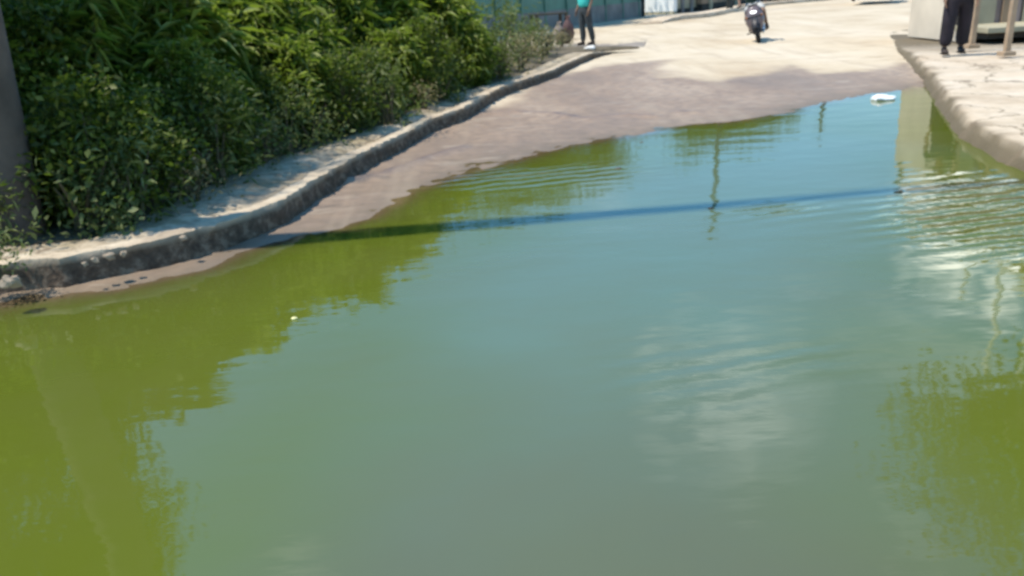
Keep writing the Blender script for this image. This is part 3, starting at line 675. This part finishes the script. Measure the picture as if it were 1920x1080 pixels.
def person(root, J, skin, top, bottom, shoe, hairm, short=False, trouser_r=(.095,.075,.065), topr=1.0):
    """J: joint dict in local coords, facing -Y. sides 'l','r'"""
    V=[];E=[];Rr=[]
    pel = chain(V,E,Rr,None,[(J['pelvis'],(.14,.10))])
    ch = chain(V,E,Rr,pel,[(J['waist'],(.12,.09)),(J['chest'],(.16,.105)),(J['neck'],(.055,.055)),(J['chin'],(.06,.07)),(J['head'],(.078,.095)),(J['crown'],(.06,.07))])
    chest_i = 2
    for s_ in 'lr':
        chain(V,E,Rr,pel,[(J['hip'+s_],.085),(J['knee'+s_],.056),(J['ankle'+s_],.038)])
        w = chain(V,E,Rr,chest_i,[(J['sh'+s_],.055),(J['elb'+s_],.040),(J['wr'+s_],.027)])
        wr = Vector(J['wr'+s_]); d = (wr-Vector(J['elb'+s_])).normalized(); sd_ = Vector((1,0,0)) if s_=='l' else Vector((-1,0,0))
        fw = Vector((0,-1,0)) if abs(d.z) > .6 else Vector((1,0,0))
        pm = chain(V,E,Rr,w,[(tuple(wr+d*.055),(.034,.022))])
        for k, ln in enumerate((.075,.085,.08,.06)):
            o_ = fw*(.027-.018*k)
            chain(V,E,Rr,pm,[(tuple(wr+d*.095+o_),.0095),(tuple(wr+d*(.095+ln*.55)+o_*1.1-sd_*.008),.0085),(tuple(wr+d*(.095+ln)+o_*1.1-sd_*.022),.007)])
        chain(V,E,Rr,w,[(tuple(wr+d*.04+fw*.038),.011),(tuple(wr+d*.075+fw*.055),.009)])
    bd = skin_obj('body', skin, root, V, E, Rr, 0, 2)
    # trousers
    V=[];E=[];Rr=[]; tr = trouser_r
    p0 = chain(V,E,Rr,None,[(J['pelvis'],(.165,.125))]); chain(V,E,Rr,p0,[(J['waist'],(.14,.11))])
    for s_ in 'lr':
        hp, kn, an = (Vector(J[k+s_]) for k in ('hip','knee','ankle'))
        if short: chain(V,E,Rr,p0,[(tuple(hp),tr[0]+.015),(tuple(hp.lerp(kn,.9)),tr[1]+.01)])
        else: chain(V,E,Rr,p0,[(tuple(hp),tr[0]+.015),(tuple(hp.lerp(kn,.5)),tr[0]),(tuple(kn),tr[1]),(tuple(kn.lerp(an,.5)+Vector((.01,.012,0))),tr[1]*.98),(tuple(an+Vector((0,0,.02))),tr[2])])
    skin_obj('shorts' if short else 'trousers', bottom, root, V, E, Rr, 0, 2)
    V=[];E=[];Rr=[]
    p0 = chain(V,E,Rr,None,[(J['chest'],(.185*topr,.13*topr))]); chain(V,E,Rr,p0,[(tuple(Vector(J['chest']).lerp(Vector(J['neck']),.55)),(.11,.08))]); chain(V,E,Rr,p0,[(J['waist'],(.165*topr,.125*topr)),(tuple(Vector(J['pelvis'])+Vector((0,0,-.02))),(.185*topr,.14*topr))])
    for s_ in 'lr':
        sh, el = Vector(J['sh'+s_]), Vector(J['elb'+s_]); chain(V,E,Rr,p0,[(tuple(sh),.07),(tuple(sh.lerp(el,.75)),.062)])
    skin_obj('shirt', top, root, V, E, Rr, 0, 2)
    for s_ in 'lr':
        an = Vector(J['ankle'+s_]); t_ = J.get('toe', Vector((0,-1,0)))
        b = MB(); a0 = atan2(t_.y, t_.x)
        Mx = Matrix.Rotation(a0, 3, 'Z')
        b.ell(an+t_*.07+Vector((0,0,-.042)), (.135,.05,.042), 16, 10, Mx); b.ell(an+Vector((0,0,-.01)), (.055,.048,.06), 12, 8, Mx)
        b.box(tuple(an+t_*.07+Vector((0,0,-.075))), (.25,.092,.02), a0); b.build('shoe', shoe, root, True)
    hd, cr_ = Vector(J['head']), Vector(J['crown'])
    b = MB(); b.ell(hd+Vector((0,.025,.045)), (.092,.108,.09)); b.build('hair', hairm, root, True)
    face = hd + Vector((0,-.092,-.01))
    b = MB(); b.ell(face+Vector((0,-.008,-.005)),(.013,.018,.022)); b.build('nose', skin, root, True)
    for q_ in (-1,1):
        b = MB(); b.ell(hd+Vector((q_*.088,.0,-.01)),(.012,.02,.03)); b.build('ear', skin, root, True)
    for q_ in (-1,1):
        b = MB(); b.ell(face+Vector((q_*.032,.010,.02)),(.012,.008,.008)); b.build('eye', M_EYE, root, True)
    b = MB(); b.ell(face+Vector((0,.006,-.048)),(.026,.008,.008)); b.build('mouth', M_LIP, root, True)
def standing(sp=.11, la=0.0):
    J = {'pelvis':(0,0,.95),'waist':(0,0,1.10),'chest':(0,.01,1.34),'neck':(0,.015,1.50),'chin':(0,-.01,1.56),'head':(0,-.01,1.64),'crown':(0,.0,1.70)}
    for s_, q in (('l',1),('r',-1)):
        J['hip'+s_]=(q*.10,0,.87);J['knee'+s_]=(q*(sp+.0),-.02,.49);J['ankle'+s_]=(q*(sp+.01),.01,.085)
        J['sh'+s_]=(q*.19,.02,1.42);J['elb'+s_]=(q*.24,.04,1.14);J['wr'+s_]=(q*.24,-.06,.90)
    return J
M_EYE = simple('eye_dark',(.03,.02,.015),.3); M_LIP = simple('lip',(.22,.09,.07),.5)
M_SKIN = simple('brown_skin', (.20,.11,.065), .55, .1, 12, .05)
M_HAIR = simple('black_hair', (.012,.010,.009), .6, .2, 30)
M_BLACK = simple('black_cloth', (.014,.010,.016), .85, .5, 5, .3)
M_SHOE = simple('dark_shoe', (.03,.018,.012), .6, .3, 9)
mx_, my_ = G(1787, 101, .2)
man = empty('person', (mx_, my_, .2), radians(-14), 'man in loose black trousers standing on the right pavement', 'person')
J = standing(.135); J['anklel'] = (.155,.20,.085); J['kneel'] = (.14,.10,.49)
person(man, J, M_SKIN, simple('dark_shirt',(.02,.02,.03),.85,.3,5), M_BLACK, M_SHOE, M_HAIR, trouser_r=(.125,.112,.105), topr=1.05)
tx, ty = G(1098, 84, .15)
tp = empty('person', (tx, ty, .14), radians(-55), 'person in teal top and dark trousers standing by the green wall', 'person')
J = standing(.10); J['anklel'] = (.12,.16,.085); J['kneel'] = (.12,.05,.49)
person(tp, J, M_SKIN, simple('teal_cloth',(.035,.42,.36),.75,.2,5), simple('slate_cloth',(.035,.042,.045),.85,.3,5), M_SHOE, M_HAIR, trouser_r=(.105,.085,.07), topr=1.25)

# ------------------------------------------------------------------ motorbike and rider
bx_, by_ = G(1423, 80)
BK = empty('motorbike', (bx_, by_, .03), radians(-14), 'dark motorbike with grey fairing and bright headlight ridden toward the flood', 'motorbike')
BK.rotation_euler = (0, radians(-13), radians(-17))
M_TYRE = simple('tyre_rubber', (.008,.008,.009), .85, .3, 20, .3)
M_RIM = simple('rim_metal', (.35,.35,.36), .35, .1, 5, .05, .9)
M_FAIR = simple('grey_fairing', (.15,.115,.12), .35, .1, 3, .02)
M_BLKP = simple('black_plastic', (.015,.012,.014), .5, .2, 8)
M_SEAT = simple('seat_vinyl', (.02,.02,.02), .6, .2, 8)
for yy in (-.62, .62):
    w = MB().torus((0,yy,.29),.235,.058,'X',32,12).build('wheel', M_TYRE, BK, True)
    MB().torus((0,yy,.29),.185,.022,'X',32,8).build('rim', M_RIM, w, True)
    sp = MB(); 
    for k in range(6): sp.tube([(0,yy,.29),(0,yy+.18*cos(k*pi/3),.29+.18*sin(k*pi/3))],.012,6)
    sp.tube([(-.06,yy,.29),(.06,yy,.29)],.035,10); sp.build('spokes', M_RIM, w)
fk = MB()
for q in (-.085,.085): fk.tube([(q,-.62,.29),(q,-.42,.86)],.024,10)
fk.box((0,-.43,.84),(.24,.07,.04)); fk.build('fork', M_BLKP, BK, True)
fd = MB(); rings = []
for k in range(9):
    a0 = radians(20+k*16); c_ = Vector((0,-.62-.32*cos(a0),.29+.32*sin(a0)))
    rings.append([tuple(c_+Vector((x,0,z))) for x,z in ((-.075,-.02),(-.06,.02),(0,.035),(.06,.02),(.075,-.02),(0,.0))])
fd.loft(rings); fd.build('front_fender', M_BLKP, BK, True)
fr_ = MB(); fr_.loft([[(x*s1, y0, z0+z*s2) for x,z in ((-1,-.2),(-.9,.5),(-.5,1),(.5,1),(.9,.5),(1,-.2),(.55,-1),(-.55,-1))] for y0,z0,s1,s2 in ((-.58,.56,.13,.17),(-.52,.58,.20,.24),(-.42,.58,.235,.27),(-.34,.56,.22,.26))])
fr_.build('fairing', M_FAIR, BK, True, .01)
MB().box((0,-.56,.655),(.33,.05,.035)).build('fairing_trim', M_BLKP, BK, bevel=.01)
a = N('headlight_lens'); e = a.principled((.9,.9,.92), .1); e.inputs['Emission Color'].default_value = (1,.98,.95,1); e.inputs['Emission Strength'].default_value = 1.6
MB().ell((0,-.53,.745),(.10,.05,.05),16,10).build('headlight', a.m, BK, True)
MB().ell((0,-.43,.80),(.17,.10,.10),16,10).build('headlight_cowl', M_FAIR, BK, True)
for q in (-1,1):
    MB().ell((q*.185,-.53,.66),(.03,.03,.03),10,8).build('indicator', simple('amber_lens',(.35,.14,.05),.3), BK, True)
    mr_ = MB().tube([(q*.22,-.36,.97),(q*.28,-.35,1.16)],.007,6).build('mirror', M_BLKP, BK)
    MB().ell((q*.30,-.35,1.2),(.075,.02,.045),12,8).build('mirror_head', M_BLKP, mr_, True)
hb = MB().tube([(-.36,-.28,.97),(-.2,-.36,.98),(-.06,-.40,.93),(.06,-.40,.93),(.2,-.36,.98),(.36,-.28,.97)],.015,8).build('handlebar', M_BLKP, BK, True)
for q in (-1,1): MB().tube([(q*.26,-.335,.976),(q*.37,-.275,.97)],.022,8).build('grip', M_SEAT, hb, True)
lg = MB(); lg.loft([[(-w_,y0,z0),(w_,y0,z0),(w_*.9,y0+.06,z0),(-w_*.9,y0+.06,z0)] for w_,y0,z0 in ((.12,-.2,.26),(.2,-.25,.42),(.25,-.33,.62),(.2,-.38,.82),(.1,-.38,.92))]); lg.build('leg_shield', M_FAIR, BK, True, .008)
en = MB(); en.box((0,0,.32),(.22,.42,.22)); en.ell((0,-.12,.38),(.1,.12,.1)); en.build('engine', M_BLKP, BK, True, .02)
st_ = MB(); st_.loft([[(-w_,y0,z0-.05),(w_,y0,z0-.05),(w_*.85,y0,z0+.04),(-w_*.85,y0,z0+.04)] for w_,y0,z0 in ((.08,-.15,.74),(.13,.05,.76),(.14,.35,.79),(.1,.75,.84))]); st_.build('seat', M_SEAT, BK, True, .015)
tl_ = MB(); tl_.loft([[(-w_,y0,z0-.12),(w_,y0,z0-.12),(w_,y0,z0+.02),(-w_,y0,z0+.02)] for w_,y0,z0 in ((.07,-.1,.62),(.12,.2,.66),(.1,.7,.74),(.05,.92,.8))]); tl_.build('tail_panel', M_FAIR, BK, True, .01)
MB().tube([(.14,-.05,.2),(.16,.3,.22),(.17,.8,.34)],[.025,.04,.045],10).build('exhaust', M_RIM, BK, True)
MB().tube([(-.26,.0,.25),(.26,.0,.25)],.014,8).build('footrest', M_BLKP, BK)
ca, sa = cos(radians(-14)), sin(radians(-14))
RD = empty('person', (bx_, by_, .03), radians(-14), 'rider in light grey shorts and dark shoes sitting on the motorbike', 'person')
RD.rotation_euler = (0, radians(-12), radians(-17))
J = {'pelvis':(0,.22,.90),'waist':(0,.20,1.04),'chest':(0,.13,1.30),'neck':(0,.09,1.46),'chin':(0,.05,1.52),'head':(0,.04,1.60),'crown':(0,.05,1.66)}
for s_, q in (('l',1),('r',-1)):
    J['hip'+s_]=(q*.11,.16,.88);J['knee'+s_]=(q*.23,-.26,.74);J['ankle'+s_]=(q*.25,-.06,.36)
    J['sh'+s_]=(q*.19,.11,1.38); J['kneer']=(-.17,-.2,.74); J['ankler']=(-.15,.0,.37);J['elb'+s_]=(q*.30,-.06,1.16);J['wr'+s_]=(q*.31,-.24,1.01)
person(RD, J, M_SKIN, simple('dark_green_shirt',(.02,.05,.035),.8,.3,5), simple('light_grey_cloth',(.42,.42,.40),.85,.15,6), M_SHOE, M_HAIR, short=True, trouser_r=(.10,.088,.07))

# ------------------------------------------------------------------ small things
tbx, tby = G(1030, 66, .1)
M_WOOD = simple('dark_wood', (.05,.04,.025), .85, .35, 6, .3)
T = empty('wooden_table', (tbx, tby, .06), radians(20), 'dark wooden table holding goods beside the person in teal', 'table')
MB().box((0,0,.74),(1.25,.6,.05)).build('table_top', M_WOOD, T, bevel=.01)
for sx_ in (-.55,.55):
    for sy_ in (-.24,.24): MB().box((sx_,sy_,.36),(.08,.08,.72)).build('leg', M_WOOD, T)
def sack(loc, r, mat, label, z):
    b = MB(); rings = []
    for k in range(9):
        t = k/8; rr = (.92, 1.05, 1.08, .98, 1.02, .9, .62, .28, .4)[k]
        rings.append([(r*rr*(1+.16*sin(3*q+k*.7))*cos(q)+.12*r*t, r*.8*rr*(1+.14*sin(4*q-k))*sin(q), t*z*(1+.05*sin(2*q))) for q in [2*pi*i/14 for i in range(14)]])
    b.loft(rings); o = b.build('sack', mat, None, True); o.location = loc; tag(o, label, 'sack', 'sacks near the wooden table'); return o
sx1 = G(1065, 72, .1); sack((sx1[0], sx1[1], .07), .17, simple('maroon_sack',(.11,.055,.05),.8), 'dull maroon sack standing between the table and the person', .7)
sx2 = G(1048, 74, .1); sack((sx2[0], sx2[1], .07), .17, simple('beige_sack',(.22,.17,.14),.8), 'narrow beige sack left of the maroon sack', .55)
sx3 = G(1018, 80, .1); sack((sx3[0], sx3[1], .07), .3, simple('grey_green_sack',(.26,.28,.22),.85), 'grey green sack slumped below the wooden table', .45)
sx4 = G(1056, 80, .1); sack((sx4[0], sx4[1], .07), .2, simple('brown_sack',(.09,.06,.035),.85), 'small dark brown sack in front of the maroon sack', .4)
# stones on the left kerb and debris
def rock(u, v, z, r, mat, label, name='stone', cat='stone', group=None, flat=.7):
    x, y = G(u, v, z); b = MB(); b.ell((0,0,0),(r,r*.8,r*flat),12,8)
    b.v = [tuple(Vector(p)*(1+.7*mnoise.noise(Vector(p)*1.6/r+Vector((u,v,0))))) for p in b.v]
    o = b.build(name, mat, None, False); o.location = (x, y, z+r*flat*.6); tag(o, label, cat, group); return o
M_WSTONE = simple('white_stone', (.74,.71,.65), .85, .1, 9, .4)
M_TSTONE = simple('tan_stone', (.30,.23,.16), .9, .2, 9, .5)
M_DSTONE = simple('dark_clod', (.07,.048,.03), .95, .3, 9, .5)
rock(1108,97,.12,.13,M_WSTONE,'white stone on the left kerb below the person in teal')
rock(1165,96,.0,.11,M_DSTONE,'dark clod at the far end of the left kerb','clod','clod')
for i,(u,v,r_,lb) in enumerate([(180,490,.035,'small broken concrete lump on the near kerb edge'),(205,484,.045,'larger broken lump on the near kerb edge'),(232,478,.03,'small lump right of the larger broken lump'),(345,449,.035,'lone lump near the shaded end of the slab'),(160,497,.025,'tiny chip at the left of the broken lumps'),(22,535,.07,'rounded rubble at the left end of the kerb')]):
    rock(u,v,KH-.02,r_*.75,M_TSTONE,lb,'rubble','rubble','broken concrete lumps on the kerb')
for i,(u,v,r_,lb) in enumerate([(700,322,.05,'dark clod at the foot of the kerb bend'),(756,290,.045,'dark clod further up the kerb foot'),(1290,215,.05,'dark clod lying in the damp mud'),(1203,268,.04,'small dark clod at the far shore of the water'),(1158,318,.05,'floating dark debris off the green reflection'),(960,420,.035,'dark floating scrap on the pole shadow'),(1685,362,.05,'dark floating scrap at right end of the pole shadow'),(1332,393,.04,'dark floating scrap near the middle of the water')]):
    rock(u,v,-.008,r_*.6,M_DSTONE,lb,'clod','clod','dark clods and scraps',.35)
# white plastic bag floating at the far end of the water
x, y = G(1657,187,.0); b = MB(); b.ell((0,0,0),(.15,.10,.05),18,10)
b.v = [tuple(Vector(p)*(1+.5*mnoise.noise(Vector(p)*14))) for p in b.v]
o = b.build('plastic_bag', simple('white_plastic',(.85,.87,.88),.35,.05,9), None, True); o.location = (x,y,.02); tag(o,'crumpled white plastic bag floating at the far right of the water','plastic bag')
x, y = G(552,598,.0); b = MB(); b.ell((0,0,0),(.018,.014,.008),10,6); o = b.build('litter', simple('yellow_scrap',(.7,.65,.3),.5), None, True); o.location=(x,y,.004); tag(o,'tiny yellow scrap floating on the near green water','litter')

# far car at the end of the street
cx_, cy_ = G(1638, 10); CR = empty('parked_car', (cx_, cy_, .25), radians(62), 'dark car parked far up the street at top right', 'car')
b = MB(); b.loft([[(x,-.85+ (.08 if z>.8 else 0),z) for x,z in ()] or [(x,yv,z) for x,z in ((-2.1,.3),(-2.15,.7),(-1.3,.85),(-.8,1.38),(.7,1.42),(1.4,.92),(2.1,.82),(2.15,.3))] for yv in (-.82,-.78,.78,.82)])
b.build('body', simple('dark_car_paint',(.03,.03,.035),.25,.1,3,.0), CR, True, .04)
for x in (-1.3,1.3):
    for yv in (-.8,.8):
        w = MB().torus((x,yv,.32),.23,.09,'Y',24,8).build('wheel', M_TYRE, CR, True); MB().tube([(x,yv-.05,.32),(x,yv+.05,.32)],.16,14).build('rim', M_RIM, w, True)
b = MB(); b.box((.0,-.835,1.12),(1.7,.02,.36)); b.box((.0,.835,1.12),(1.7,.02,.36)); b.build('window', simple('car_glass',(.02,.03,.035),.1,.1,2,0), CR)
